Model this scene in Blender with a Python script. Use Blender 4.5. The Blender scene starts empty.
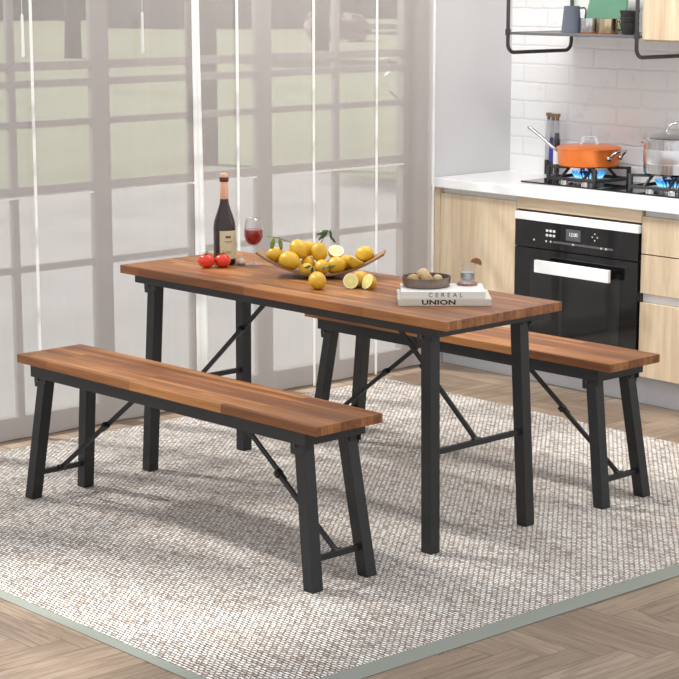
import bpy, bmesh, math, random
from mathutils import Vector, Matrix, noise
random.seed(7)
sc = bpy.context.scene
COL = sc.collection
R = math.radians
PI = math.pi

# ------------------------------------------------------------------ materials
class NT:
    def __init__(s, name):
        s.m = bpy.data.materials.new(name); s.m.use_nodes = True
        s.t = s.m.node_tree; s.t.nodes.clear()
        s.out = s.n('ShaderNodeOutputMaterial')
    def n(s, typ, **kw):
        nd = s.t.nodes.new(typ)
        for k, v in kw.items():
            if k in nd.inputs: nd.inputs[k].default_value = v
            else: setattr(nd, k, v)
        return nd
    def l(s, a, b): s.t.links.new(a, b)
    def pr(s, **kw):
        p = s.n('ShaderNodeBsdfPrincipled'); s.p = p
        for k, v in kw.items():
            k = k.replace('_', ' ')
            if isinstance(v, tuple) and len(v) == 3: v = (*v, 1)
            p.inputs[k].default_value = v
        s.l(p.outputs[0], s.out.inputs[0]); return p
    def coord(s, kind='Object', scale=(1, 1, 1), rot=(0, 0, 0), loc=(0, 0, 0)):
        c = s.n('ShaderNodeTexCoord'); m = s.n('ShaderNodeMapping')
        m.inputs['Scale'].default_value = scale; m.inputs['Rotation'].default_value = rot; m.inputs['Location'].default_value = loc
        s.l(c.outputs[kind], m.inputs[0]); return m.outputs[0]
    def noise(s, vec, scale=5, detail=4, rough=.5, dist=0):
        n = s.n('ShaderNodeTexNoise'); n.inputs['Scale'].default_value = scale; n.inputs['Detail'].default_value = detail
        n.inputs['Roughness'].default_value = rough; n.inputs['Distortion'].default_value = dist
        s.l(vec, n.inputs['Vector']); return n.outputs['Fac']
    def ramp(s, fac, stops):
        r = s.n('ShaderNodeValToRGB'); e = r.color_ramp.elements
        while len(e) < len(stops): e.new(.5)
        for el, (p, c) in zip(e, stops): el.position = p; el.color = (*c, 1) if len(c) == 3 else c
        s.l(fac, r.inputs[0]); return r.outputs[0]
    def mix(s, a, b, fac, mode='MIX'):
        m = s.n('ShaderNodeMix', data_type='RGBA', blend_type=mode)
        for v, k in ((fac, 0), (a, 6), (b, 7)):
            if hasattr(v, 'is_output'): s.l(v, m.inputs[k])
            else: m.inputs[k].default_value = (*v, 1) if isinstance(v, tuple) and len(v) == 3 else v
        return m.outputs[2]
    def bump(s, h, strength=.3, dist=.002):
        b = s.n('ShaderNodeBump'); b.inputs['Strength'].default_value = strength; b.inputs['Distance'].default_value = dist
        s.l(h, b.inputs['Height']); s.l(b.outputs[0], s.p.inputs['Normal']); return b

def simple(name, col, rough=.5, metal=0., noise_amt=.06, nscale=30, **kw):
    t = NT(name); t.pr(Base_Color=col, Roughness=rough, Metallic=metal, **kw)
    v = t.coord(); f = t.noise(v, nscale, 3)
    a = tuple(max(0, c * (1 - noise_amt)) for c in col); b = tuple(min(1, c * (1 + noise_amt)) for c in col)
    t.l(t.ramp(f, [(.3, a), (.7, b)]), t.p.inputs['Base Color'])
    return t.m

def wood_staves(name, cols, stave=.037, length=.38, rough=.42):
    t = NT(name); t.pr(Roughness=rough, Specular_IOR_Level=.45)
    v = t.coord('Object', loc=(.13, .0105, 0))
    br = t.n('ShaderNodeTexBrick'); br.offset = .37; br.offset_frequency = 3; br.squash = 1.25; br.squash_frequency = 2
    br.inputs['Scale'].default_value = 1; br.inputs['Brick Width'].default_value = length; br.inputs['Row Height'].default_value = stave
    br.inputs['Mortar Size'].default_value = .0006; br.inputs['Mortar Smooth'].default_value = .1; br.inputs['Bias'].default_value = 0
    br.inputs['Color1'].default_value = (0, 0, 0, 1); br.inputs['Color2'].default_value = (1, 1, 1, 1); br.inputs['Mortar'].default_value = (.12, .12, .12, 1)
    t.l(v, br.inputs['Vector'])
    base = t.ramp(br.outputs['Color'], [(0, cols[0]), (.35, cols[1]), (.7, cols[2]), (1, cols[3])])
    v2 = t.coord('Object', scale=(3.5, 60, 60)); g = t.noise(v2, 1.0, 6, .6, .4)
    g2 = t.ramp(g, [(.3, (.6, .6, .6)), (.62, (1.12, 1.1, 1.08))])
    c = t.mix(base, g2, .85, 'MULTIPLY')
    v3 = t.coord('Object', scale=(1.2, 14, 14)); h = t.noise(v3, 1.0, 3, .5, .8)
    h2 = t.ramp(h, [(.35, (.72, .66, .62)), (.6, (1.1, 1.08, 1.05))])
    c = t.mix(c, h2, .7, 'MULTIPLY')
    c = t.mix(c, (.05, .022, .01), br.outputs['Fac'])
    t.l(c, t.p.inputs['Base Color']); t.bump(g, .12, .001)
    return t.m

def oak(name, c1, c2, axis='z', scale=1., rough=.5):
    t = NT(name); t.pr(Roughness=rough)
    s = {'z': (26, 26, 1.6), 'x': (1.6, 26, 26), 'y': (26, 1.6, 26)}[axis]
    v = t.coord('Object', scale=tuple(q * scale for q in s))
    g = t.noise(v, 1.6, 6, .62, .9)
    c = t.ramp(g, [(.3, c1), (.52, tuple((a + b) / 2 for a, b in zip(c1, c2))), (.7, c2)])
    s2 = {'z': (7, 7, .7), 'x': (.7, 7, 7), 'y': (7, .7, 7)}[axis]
    v2 = t.coord('Object', scale=s2); w = t.noise(v2, 1.3, 2, .5, 1.2)
    c = t.mix(c, t.ramp(w, [(.35, (.86, .83, .8)), (.65, (1.05, 1.05, 1.05))]), .8, 'MULTIPLY')
    t.l(c, t.p.inputs['Base Color']); t.bump(g, .1, .001)
    return t.m

MAT = {}
MAT['top'] = wood_staves('acacia_staves', [(.19, .066, .019), (.27, .100, .029), (.335, .132, .039), (.43, .190, .062)], .027, .46)
MAT['steel_black'] = simple('black_powder_coat', (.0125, .0135, .0145), .42, 0, .05, 200)
MAT['bolt'] = simple('dark_bolt', (.10, .10, .105), .3, .8)
MAT['oak_v'] = oak('pale_oak', (.62, .48, .32), (.80, .67, .49), 'z')
MAT['oak_h'] = oak('pale_oak_horizontal', (.62, .48, .32), (.80, .67, .49), 'x')
MAT['cab_grey'] = simple('grey_channel', (.80, .80, .81), .5, 0, .02)
MAT['kick'] = simple('kick_grey', (.62, .63, .66), .45, 0, .02)
MAT['carcass'] = simple('carcass', (.08, .075, .07), .7)
MAT['counter'] = simple('white_stone', (.90, .90, .90), .25, 0, .02, 60)
MAT['black_glass'] = simple('black_glass', (.006, .006, .007), .06, 0, .0)
MAT['black_gloss'] = simple('oven_black', (.010, .010, .011), .12, 0, .0)
MAT['chrome'] = simple('chrome', (.62, .62, .63), .14, 1., .02)
MAT['brushed'] = simple('brushed_steel', (.72, .72, .73), .28, 1., .03)
MAT['satin_white'] = simple('polished_aluminium', (.96, .96, .96), .5, 0, .01)
MAT['iron'] = simple('cast_iron', (.035, .035, .036), .55)
MAT['wall'] = simple('painted_wall', (.60, .595, .60), .8, 0, .02, 3)
MAT['winframe'] = simple('window_frame', (.25, .235, .225), .5, 0, .03)
MAT['glint'] = simple('white_glint', (.85, .85, .84), .5)
MAT['dark_frame'] = simple('shelf_steel', (.045, .043, .045), .45, .2)
MAT['shelf_plate'] = simple('shelf_plate', (.12, .115, .12), .5)
MAT['rod'] = simple('curtain_rod', (.6, .6, .6), .3, .5)

def brickwall():
    t = NT('white_painted_brick'); t.pr(Roughness=.72)
    v = t.coord('Object'); sw = t.n('ShaderNodeSeparateXYZ'); t.l(v, sw.inputs[0])
    cb = t.n('ShaderNodeCombineXYZ'); t.l(sw.outputs[0], cb.inputs[0]); t.l(sw.outputs[2], cb.inputs[1])
    ns = t.n('ShaderNodeTexNoise'); ns.inputs['Scale'].default_value = 14; t.l(v, ns.inputs['Vector'])
    sc_ = t.n('ShaderNodeVectorMath', operation='SCALE'); t.l(ns.outputs['Color'], sc_.inputs[0]); sc_.inputs['Scale'].default_value = .012
    ad = t.n('ShaderNodeVectorMath', operation='ADD'); t.l(cb.outputs[0], ad.inputs[0]); t.l(sc_.outputs[0], ad.inputs[1])
    br = t.n('ShaderNodeTexBrick'); br.offset = .5
    for k, q in (('Scale', 1), ('Brick Width', .285), ('Row Height', .086), ('Mortar Size', .009), ('Mortar Smooth', 1.)): br.inputs[k].default_value = q
    br.inputs['Color1'].default_value = (.85, .85, .85, 1); br.inputs['Color2'].default_value = (.90, .90, .895, 1); br.inputs['Mortar'].default_value = (.84, .84, .84, 1)
    t.l(ad.outputs[0], br.inputs['Vector'])
    n2 = t.noise(v, 22, 5, .6)
    sp = t.ramp(t.noise(v, 9, 6, .7), [(.60, (1, 1, 1)), (.74, (.86, .84, .83))])
    t.l(t.mix(br.outputs['Color'], sp, 1., 'MULTIPLY'), t.p.inputs['Base Color'])
    inv = t.n('ShaderNodeMath', operation='MULTIPLY_ADD'); t.l(br.outputs['Fac'], inv.inputs[0]); inv.inputs[1].default_value = -1; inv.inputs[2].default_value = 1
    add = t.n('ShaderNodeMath', operation='MULTIPLY_ADD'); t.l(n2, add.inputs[0]); add.inputs[1].default_value = .55; t.l(inv.outputs[0], add.inputs[2])
    t.bump(add.outputs[0], .6, .0045)
    return t.m
MAT['brick'] = brickwall()

def floor_mat():
    t = NT('oak_herringbone'); t.pr(Roughness=.42, Specular_IOR_Level=.4)
    a = t.n('ShaderNodeAttribute', attribute_name='rnd'); u = t.n('ShaderNodeUVMap')
    base = t.ramp(a.outputs['Fac'], [(0, (.20, .146, .104)), (.5, (.25, .186, .136)), (1, (.315, .24, .178))])
    m = t.n('ShaderNodeMapping'); m.inputs['Scale'].default_value = (2.2, 26, 1); t.l(u.outputs[0], m.inputs[0])
    g = t.noise(m.outputs[0], 1.5, 6, .65, 1.6)
    c = t.mix(base, t.ramp(g, [(.32, (.60, .57, .55)), (.6, (1.15, 1.14, 1.13))]), .9, 'MULTIPLY')
    t.l(c, t.p.inputs['Base Color']); t.bump(g, .1, .001)
    return t.m
MAT['floor'] = floor_mat()
MAT['gap'] = simple('floor_gap', (.10, .07, .05), .8)

def rug_mat():
    t = NT('woven_wool'); t.pr(Roughness=.95, Specular_IOR_Level=.1)
    v = t.coord('Object')
    ns = t.n('ShaderNodeTexNoise'); ns.inputs['Scale'].default_value = 75; ns.inputs['Detail'].default_value = 3; t.l(v, ns.inputs['Vector'])
    sc_ = t.n('ShaderNodeVectorMath', operation='SCALE'); t.l(ns.outputs['Color'], sc_.inputs[0]); sc_.inputs['Scale'].default_value = .010
    ad = t.n('ShaderNodeVectorMath', operation='ADD'); t.l(v, ad.inputs[0]); t.l(sc_.outputs[0], ad.inputs[1])
    br = t.n('ShaderNodeTexBrick'); br.offset = .5
    for k, q in (('Scale', 1), ('Brick Width', .0215), ('Row Height', .0125), ('Mortar Size', .0027), ('Mortar Smooth', 1.), ('Bias', 0.)): br.inputs[k].default_value = q
    br.inputs['Color1'].default_value = (0, 0, 0, 1); br.inputs['Color2'].default_value = (1, 1, 1, 1); br.inputs['Mortar'].default_value = (.5, .5, .5, 1)
    t.l(ad.outputs[0], br.inputs['Vector'])
    fl = t.noise(v, 120, 2, .6)
    fm = t.n('ShaderNodeMath', operation='MULTIPLY_ADD'); t.l(fl, fm.inputs[0]); fm.inputs[1].default_value = .9; fm.inputs[2].default_value = -.45
    fa = t.n('ShaderNodeMath', operation='ADD'); t.l(br.outputs['Color'], fa.inputs[0]); t.l(fm.outputs[0], fa.inputs[1])
    c = t.ramp(fa.outputs[0], [(0, (.46, .385, .33)), (.2, (.68, .615, .555)), (.45, (.80, .75, .70)), (1, (.90, .865, .825))])
    big = t.ramp(t.noise(t.coord('Object', scale=(1, 2.6, 1)), 2.4, 4, .65), [(.36, (.84, .80, .78)), (.6, (1, 1, 1))])
    c = t.mix(c, big, .8, 'MULTIPLY')
    c = t.mix(c, (.16, .12, .10), br.outputs['Fac'])
    t.l(c, t.p.inputs['Base Color'])
    inv = t.n('ShaderNodeMath', operation='SUBTRACT'); inv.inputs[0].default_value = 1; t.l(br.outputs['Fac'], inv.inputs[1])
    t.bump(inv.outputs[0], 1., .008)
    return t.m
MAT['rug'] = rug_mat()
MAT['rug_border'] = simple('rug_border', (.235, .25, .215), .85, 0, .06, 300)

def sheer(name, col, opac, trans=.35):
    t = NT(name)
    d = t.n('ShaderNodeBsdfDiffuse'); d.inputs[0].default_value = (*col, 1)
    tr = t.n('ShaderNodeBsdfTranslucent'); tr.inputs[0].default_value = (*col, 1)
    m1 = t.n('ShaderNodeMixShader'); m1.inputs[0].default_value = trans; t.l(d.outputs[0], m1.inputs[1]); t.l(tr.outputs[0], m1.inputs[2])
    tp = t.n('ShaderNodeBsdfTransparent'); m2 = t.n('ShaderNodeMixShader')
    v = t.coord('Object', scale=(1, 30, .3)); w = t.noise(v, 1.0, 3)
    mr = t.n('ShaderNodeMapRange'); mr.inputs[1].default_value = .2; mr.inputs[2].default_value = .8
    mr.inputs[3].default_value = opac - .015; mr.inputs[4].default_value = opac + .015
    t.l(w, mr.inputs[0]); t.l(mr.outputs[0], m2.inputs[0]); t.l(tp.outputs[0], m2.inputs[1]); t.l(m1.outputs[0], m2.inputs[2])
    t.l(m2.outputs[0], t.out.inputs[0]); return t.m
MAT['sheer'] = sheer('sheer_voile', (.60, .555, .535), .54, .0)
MAT['drape'] = sheer('white_drape', (.97, .97, .96), 1.03, .5)
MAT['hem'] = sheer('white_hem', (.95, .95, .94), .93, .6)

def thin_glass(name, tint=(1, 1, 1), refl=.5, rough=.02, ior=1.45):
    t = NT(name); tp = t.n('ShaderNodeBsdfTransparent'); tp.inputs[0].default_value = (*tint, 1)
    g = t.n('ShaderNodeBsdfGlossy'); g.inputs['Roughness'].default_value = rough; g.inputs[0].default_value = (1, 1, 1, 1)
    lw = t.n('ShaderNodeLayerWeight'); lw.inputs[0].default_value = .5
    pw_ = t.n('ShaderNodeMath', operation='POWER'); pw_.inputs[1].default_value = 3.5; t.l(lw.outputs['Facing'], pw_.inputs[0])
    mu = t.n('ShaderNodeMath', operation='MULTIPLY_ADD'); mu.inputs[1].default_value = refl * .7; mu.inputs[2].default_value = .022 * refl; t.l(pw_.outputs[0], mu.inputs[0]); mu.use_clamp = True
    m = t.n('ShaderNodeMixShader'); t.l(mu.outputs[0], m.inputs[0]); t.l(tp.outputs[0], m.inputs[1]); t.l(g.outputs[0], m.inputs[2])
    t.l(m.outputs[0], t.out.inputs[0]); return t.m
MAT['pane'] = thin_glass('window_glass', (.97, .98, .98), .6)
MAT['glass'] = thin_glass('clear_glass', (.96, .965, .97), 1.6, .02, 1.5)
MAT['oil_glass'] = thin_glass('smoky_bottle_glass', (.90, .90, .91), 1.6)
MAT['lid_glass'] = thin_glass('lid_glass', (.80, .81, .82), 1.0)

# ------------------------------------------------------------------ mesh helpers
def new_obj(name, bm, mat, parent=None, loc=None, smooth=False, rot=None):
    me = bpy.data.meshes.new(name); bm.normal_update(); bm.to_mesh(me); bm.free()
    if mat: me.materials.append(MAT[mat] if isinstance(mat, str) else mat)
    if smooth:
        for p in me.polygons: p.use_smooth = True
    o = bpy.data.objects.new(name, me); COL.objects.link(o)
    if parent: o.parent = parent
    if loc: o.location = loc
    if rot: o.rotation_euler = rot
    return o
def sharp(o, ang=35):
    me = o.data; bm = bmesh.new(); bm.from_mesh(me)
    for e in bm.edges:
        e.smooth = not (len(e.link_faces) == 2 and e.calc_face_angle(0) > R(ang))
    for f in bm.faces: f.smooth = True
    bm.to_mesh(me); bm.free(); return o
def empty(name, loc=(0, 0, 0), rz=0):
    o = bpy.data.objects.new(name, None); COL.objects.link(o); o.location = loc; o.rotation_euler = (0, 0, rz); o.empty_display_size = .1; return o
def tag(o, label, cat, group=None, kind=None):
    o['label'] = label; o['category'] = cat
    if group: o['group'] = group
    if kind: o['kind'] = kind
    return o
def struct(o, label=None):
    o['kind'] = 'structure'
    if label: o['label'] = label
    return o
def box(bm, c, s, bev=0, rot=None):
    r = bmesh.ops.create_cube(bm, size=1); vs = r['verts']
    M = Matrix.Translation(c) @ (rot.to_4x4() if rot else Matrix()) @ Matrix.Diagonal((*s, 1))
    bmesh.ops.transform(bm, matrix=M, verts=vs)
    if bev:
        es = list({e for v in vs for e in v.link_edges})
        bmesh.ops.bevel(bm, geom=es, offset=bev, segments=2, affect='EDGES', profile=.7)
    return bm
def box2(bm, a, b, bev=0):
    return box(bm, tuple((p + q) / 2 for p, q in zip(a, b)), tuple(abs(q - p) for p, q in zip(a, b)), bev)
def BM(): return bmesh.new()
def beam(bm, p, q, wx, wy, bev=.002):
    """square section beam with horizontal ends, from foot p to head q"""
    vs = []
    for c in (p, q):
        for sx, sy in ((-1, -1), (1, -1), (1, 1), (-1, 1)):
            vs.append(bm.verts.new((c[0] + sx * wx / 2, c[1] + sy * wy / 2, c[2])))
    fs = [(3, 2, 1, 0), (4, 5, 6, 7)] + [(i, (i + 1) % 4, (i + 1) % 4 + 4, i + 4) for i in range(4)]
    fa = [bm.faces.new([vs[i] for i in f]) for f in fs]
    if bev: bmesh.ops.bevel(bm, geom=list({e for f in fa for e in f.edges}), offset=bev, segments=2, affect='EDGES', profile=.7)
    return bm
def bar(bm, p, q, w, h, bev=.001, up=(0, 0, 1)):
    """rectangular bar along p->q"""
    p, q = Vector(p), Vector(q); d = q - p; L = d.length; d.normalize()
    u = Vector(up); x = d.cross(u)
    if x.length < 1e-4: x = d.cross(Vector((0, 1, 0)))
    x.normalize(); z = x.cross(d)
    rot = Matrix((x, d, z)).transposed()
    return box(bm, (p + q) / 2, (w, L, h), bev, rot)
def tube(bm, pts, r, seg=10, cap=True):
    pts = [Vector(p) for p in pts]; rs = r if isinstance(r, (list, tuple)) else [r] * len(pts)
    rings = []; n = len(pts); prev = None
    for i, p in enumerate(pts):
        d = (pts[min(i + 1, n - 1)] - pts[max(i - 1, 0)]).normalized()
        if prev is None:
            x = d.cross(Vector((0, 0, 1)))
            if x.length < 1e-3: x = d.cross(Vector((0, 1, 0)))
        else: x = prev - d * prev.dot(d)
        x.normalize(); prev = x; y = d.cross(x)
        rings.append([bm.verts.new(p + (x * math.cos(2 * PI * k / seg) + y * math.sin(2 * PI * k / seg)) * rs[i]) for k in range(seg)])
    for a, b in zip(rings, rings[1:]):
        for k in range(seg): bm.faces.new((a[k], a[(k + 1) % seg], b[(k + 1) % seg], b[k]))
    if cap: bm.faces.new(rings[0][::-1]); bm.faces.new(rings[-1])
    return bm
def lathe(bm, prof, seg=32, c=(0, 0, 0)):
    rings = []
    for r, z in prof:
        if r < 1e-6: rings.append([bm.verts.new((c[0], c[1], c[2] + z))])
        else: rings.append([bm.verts.new((c[0] + r * math.cos(2 * PI * k / seg), c[1] + r * math.sin(2 * PI * k / seg), c[2] + z)) for k in range(seg)])
    for a, b in zip(rings, rings[1:]):
        if len(a) == 1 and len(b) == 1: continue
        for k in range(seg):
            k2 = (k + 1) % seg
            if len(a) == 1: bm.faces.new((a[0], b[k2], b[k]))
            elif len(b) == 1: bm.faces.new((a[k], a[k2], b[0]))
            else: bm.faces.new((a[k], a[k2], b[k2], b[k]))
    return bm
def arc(c, r, a0, a1, n, plane='xz'):
    out = []
    for i in range(n + 1):
        a = R(a0 + (a1 - a0) * i / n); u, v = r * math.cos(a), r * math.sin(a)
        out.append({'xz': (c[0] + u, c[1], c[2] + v), 'yz': (c[0], c[1] + u, c[2] + v), 'xy': (c[0] + u, c[1] + v, c[2])}[plane])
    return out
def text(body, size, mat, parent, loc, rot, sx=1., spacing=1., extrude=.0003, name='lettering', bold=0):
    cu = bpy.data.curves.new(name, 'FONT'); cu.body = body; cu.size = size; cu.extrude = extrude; cu.offset = bold
    cu.align_x = 'CENTER'; cu.align_y = 'CENTER'; cu.space_character = spacing
    tmp = bpy.data.objects.new(name, cu); COL.objects.link(tmp); bpy.context.view_layer.update()
    me = bpy.data.meshes.new_from_object(tmp.evaluated_get(bpy.context.evaluated_depsgraph_get())); bpy.data.objects.remove(tmp)
    me.materials.clear(); me.materials.append(MAT[mat]); o = bpy.data.objects.new(name, me); COL.objects.link(o)
    o.parent = parent; o.location = loc; o.rotation_euler = rot; o.scale = (sx, 1, 1); return o
def copy_tree(o, parent=None):
    c = o.copy(); COL.objects.link(c); c.parent = parent
    for ch in o.children: copy_tree(ch, c)
    return c

# ------------------------------------------------------------------ room shell
XW = -6.42           # window plane
FZ = -.012           # floor level
YK = 6.30            # kitchen front
YB = 6.82            # brick wall face
# floor: herringbone planks in one mesh
def make_floor():
    w = .098; n = 5; X0, X1, Y0, Y1 = -6.36, -.4, .2, 6.9
    bm = BM(); lay = bm.loops.layers.uv.new('UVMap'); at_ = bm.faces.layers.float.new('rnd'); g = .0007; seen = set()
    nx, ny = int((X1 - X0) / w) + 1, int((Y1 - Y0) / w) + 1
    for i in range(nx):
        for j in range(ny):
            s = (i - j) % (2 * n)
            key = ('h', i - s, j) if s < n else ('v', i, j - (2 * n - 1 - s))
            if key in seen: continue
            seen.add(key); k, a, b = key
            x0, y0 = X0 + a * w, Y0 + b * w
            x1, y1 = (x0 + n * w, y0 + w) if k == 'h' else (x0 + w, y0 + n * w)
            x0, y0, x1, y1 = max(x0 + g, X0), max(y0 + g, Y0), min(x1 - g, X1), min(y1 - g, Y1)
            if x1 - x0 < .005 or y1 - y0 < .005: continue
            f = bm.faces.new([bm.verts.new(p) for p in ((x0, y0, 0), (x1, y0, 0), (x1, y1, 0), (x0, y1, 0))])
            rr = random.random(); f[at_] = rr; ou, ov = random.random() * 20, random.random() * 20
            for lp in f.loops:
                x, y = lp.vert.co.x - x0, lp.vert.co.y - y0
                u, v_ = (x, y) if k == 'h' else (y, x)
                lp[lay].uv = (u + ou, v_ + ov)
    o = new_obj('floor', bm, 'floor', None, (0, 0, FZ)); struct(o)
    b = BM(); box2(b, (-6.6, .2, -.12), (-.4, 6.95, -.0012)); s = new_obj('floor_slab', b, 'gap', None, (0, 0, FZ)); struct(s)
make_floor()

struct(new_obj('wall_back', box2(BM(), (-6.6, YB, FZ), (-2.2, YB + .15, 2.9)), 'brick'))
struct(new_obj('wall_left', box2(BM(), (-6.50, 6.287, FZ), (-6.355, YB, 2.9)), 'wall'))
struct(new_obj('trim_1', box2(BM(), (-6.50, 6.207, FZ), (-6.37, 6.285, 2.9)), 'winframe'))
struct(new_obj('wall_header', box2(BM(), (-6.50, .2, 2.82), (-6.36, 6.205, 4.4)), 'wall'))  # unseen; built this tall to keep sun off the near floor

# windows: four bays between wide mullions
def make_window(i, y0, y1, thin):
    root = empty('window_%d' % i, (XW, (y0 + y1) / 2, 0)); struct(root)
    cy = (y0 + y1) / 2
    b = BM(); fw = .043
    box2(b, (-.014, y0 - cy, .07), (.014, y0 - cy + fw, 2.75), .003)
    box2(b, (-.014, y1 - cy - fw, .07), (.014, y1 - cy, 2.75), .003)
    box2(b, (-.035, y0 - cy, FZ), (.02, y1 - cy, .07), .003); box2(b, (-.035, y0 - cy, 2.75), (.035, y1 - cy, 2.82), .003)
    new_obj('window_frame', b, 'winframe', root)
    a0, a1 = y0 - cy + fw, y1 - cy - fw
    for z0, z1 in ((1.42, 1.455), (1.355, 1.385), (1.20, 1.228), (.94, .975), (.637, .665)):
        new_obj('transom', box2(BM(), (-.011, a0, z0), (.011, a1, z1), .002), 'winframe', root)
    new_obj('transom_glint', box2(BM(), (-.010, a0, .928), (.016, a1, .937)), 'glint', root)  # white strip imitating the bright highlight along the transom's lower edge
    new_obj('mullion', box2(BM(), (-.012, thin - cy - .015, .07), (.0125, thin - cy + .015, 2.75), .002), 'winframe', root)
    new_obj('window_pane', box2(BM(), (-.004, a0, .07), (.002, a1, 2.75)), 'pane', root)
edges = [6.205, 5.335, 4.490, 3.67, 2.835, 2.0, 1.165, .33]
thins = [5.745, 4.937, 4.07, 3.25, 2.42, 1.58, .75]
for i in range(7):
    make_window(i + 1, edges[i + 1], edges[i], thins[i] + .010)

# ------------------------------------------------------------------ sheer curtains
XC = -6.285
def curtain(y0, y1, label, hem_y, hemw=.009):
    root = empty('sheer_curtain', (XC, (y0 + y1) / 2, .0)); cy = (y0 + y1) / 2
    tag(root, label, 'curtain', 'sheer curtains across the window wall')
    bm = BM(); n = max(6, int((y1 - y0) / .012)); H = [.015, .6, 1.2, 1.8, 2.4, 2.8]; rows = []
    ph = random.random() * 6
    for z in H:
        rows.append([bm.verts.new((.004 * math.sin(ph + 2 * PI * k / n * (y1 - y0) / .21) + .001 * math.sin(ph * 2 + k * .17), y0 - cy + (y1 - y0) * k / n, z)) for k in range(n + 1)])
    for a, b in zip(rows, rows[1:]):
        for k in range(n): bm.faces.new((a[k], a[k + 1], b[k + 1], b[k]))
    new_obj('fabric', bm, 'sheer', root, smooth=True)
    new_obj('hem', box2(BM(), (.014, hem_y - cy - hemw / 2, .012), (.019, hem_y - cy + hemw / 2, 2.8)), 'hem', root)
    return root
ys = [2.60, 3.30, 4.088, 4.86, 5.084, 5.502, 5.871, 6.222]
labs = ['far left sheer panel beyond the left edge of the dining rug', 'sheer grey curtain at the far left edge of the window wall',
        'wide sheer grey curtain behind the left end of the near bench', 'narrow sheer curtain panel behind the red tomatoes and wine bottle',
        'sheer grey curtain behind the wine glass and left end of the fruit tray', 'sheer grey curtain behind the leafy lemons in the tray',
        'last sheer grey curtain beside the kitchen counter end']
for i in range(7):
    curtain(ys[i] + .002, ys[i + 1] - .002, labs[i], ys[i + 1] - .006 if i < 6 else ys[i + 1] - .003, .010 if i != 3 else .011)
# white narrow drape, widening towards the floor
def drape():
    root = empty('white_drape', (XC + .03, 4.90, 0)); tag(root, 'narrow bright white drape hanging full height behind the tomatoes', 'curtain')
    bm = BM(); rows = []
    for z in (.015, .3, .6, .9, 1.2, 1.5, 1.8, 2.3, 2.8):
        q_ = 1 - min(z, 1.7) / 1.7; w = .034 + .024 * q_; off = .020 * q_ - w / 2 - .047
        row = []
        for k in range(13):
            s = k / 12; row.append(bm.verts.new((.002 * math.sin(s * PI * 4), off + w * s, z)))
        for k in range(12, -1, -1):
            s = k / 12; row.append(bm.verts.new((.002 * math.sin(s * PI * 4) - .004, off + w * s, z)))
        rows.append(row)
    for a, b in zip(rows, rows[1:]):
        for k in range(26): bm.faces.new((a[k], a[(k + 1) % 26], b[(k + 1) % 26], b[k]))
    bm.faces.new(rows[0][::-1]); bm.faces.new(rows[-1])
    new_obj('fabric', bm, 'drape', root, smooth=True)
drape()
for y, lab in ((4.036, 'short white curtain wand at the top left of the picture'), (4.59, 'short white curtain wand hanging between the wide mullion and white drape')):
    b = BM(); tube(b, [(0, 0, -.085), (0, 0, -.08), (0, 0, .07), (0, 0, .078)], [.0028, .006, .005, .003], 8)
    tube(b, [(0, 0, .07), (0, 0, 1.2)], .0009, 6)
    o = new_obj('curtain_wand', b, 'hem', None, (XC + .03, y, 1.565)); tag(o, lab, 'curtain wand', 'curtain wands')

# ------------------------------------------------------------------ outdoors
def grass_mat():
    t = NT('lawn'); t.pr(Roughness=.9); v = t.coord()
    f = t.noise(v, .5, 6, .7); t.l(t.ramp(f, [(.3, (.145, .160, .09)), (.7, (.20, .215, .135))]), t.p.inputs['Base Color']); return t.m
MAT['grass'] = grass_mat()
MAT['paving'] = simple('terrace_stone', (.265, .257, .25), .8, 0, .12, 1.2)
def bark(): return simple('bark', (.07, .055, .045), .9, 0, .3, 12)
MAT['bark'] = bark(); MAT['leafdark'] = simple('far_foliage', (.045, .06, .04), .9, 0, .5, 1.5)
MAT['leafmid'] = simple('mid_foliage', (.08, .12, .045), .8, 0, .4, 3)
MAT['building'] = simple('far_building', (.16, .14, .14), .8, 0, .1, .5)
MAT['roof'] = simple('far_roof', (.36, .16, .13), .8)
o = new_obj('lawn', box2(BM(), (-90, -10, -.3), (-13.61, 110, -.12)), 'grass'); struct(o)
struct(new_obj('terrace_floor', box2(BM(), (-14.6, -10, -.3), (-6.5, 12.25, -.1)), 'paving'))
o = new_obj('lawn_strip', box2(BM(), (-13.6, 12.26, -.3), (-4, 60, -.12)), 'grass'); struct(o)
def tree(x, y, r, h, lab, crown=1.2, n=10, zc=None):
    root = empty('garden_tree', (x, y, -.12)); tag(root, lab, 'tree', 'trees on the lawn outside')
    b = BM(); tube(b, [(0, 0, 0), (.02, 0, h * .3), (-.03, .03, h * .7), (0, 0, h)], [r * 1.15, r, r * .9, r * .5], 10)
    tube(b, [(0, 0, h * .6), (.4, .5, h * .8), (.9, 1.0, h)], [r * .5, r * .4, r * .15], 7)
    new_obj('trunk', b, 'bark', root, smooth=True)
    b = BM(); rnd = random.Random(int(x * 10))
    for k in range(n):
        M = Matrix.Translation((rnd.uniform(-1, 1) * crown, rnd.uniform(-1, 1) * crown, h + rnd.uniform(-.3, .9) * crown)) @ Matrix.Scale(rnd.uniform(.5, .9) * crown, 4)
        r_ = bmesh.ops.create_icosphere(b, subdivisions=3, radius=1, matrix=M)
        for v in r_['verts']: v.co += Vector(noise.noise_vector(v.co * 2.2)) * .5 + Vector(noise.noise_vector(v.co * 6)) * .2
    new_obj('crown', b, 'leafmid', root)
tree(-15.5, 12.15, .10, 4.2, 'slim dark trunk of the nearest garden tree at the paving edge', 1.3)
tree(-37.0, 25.2, .17, 5.0, 'dark tree trunk on the lawn seen through the left curtain', 1.3)
tree(-35.7, 31.57, .16, 5.0, 'dark tree trunk on the lawn left of the slanting branch', 1.3)
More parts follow.
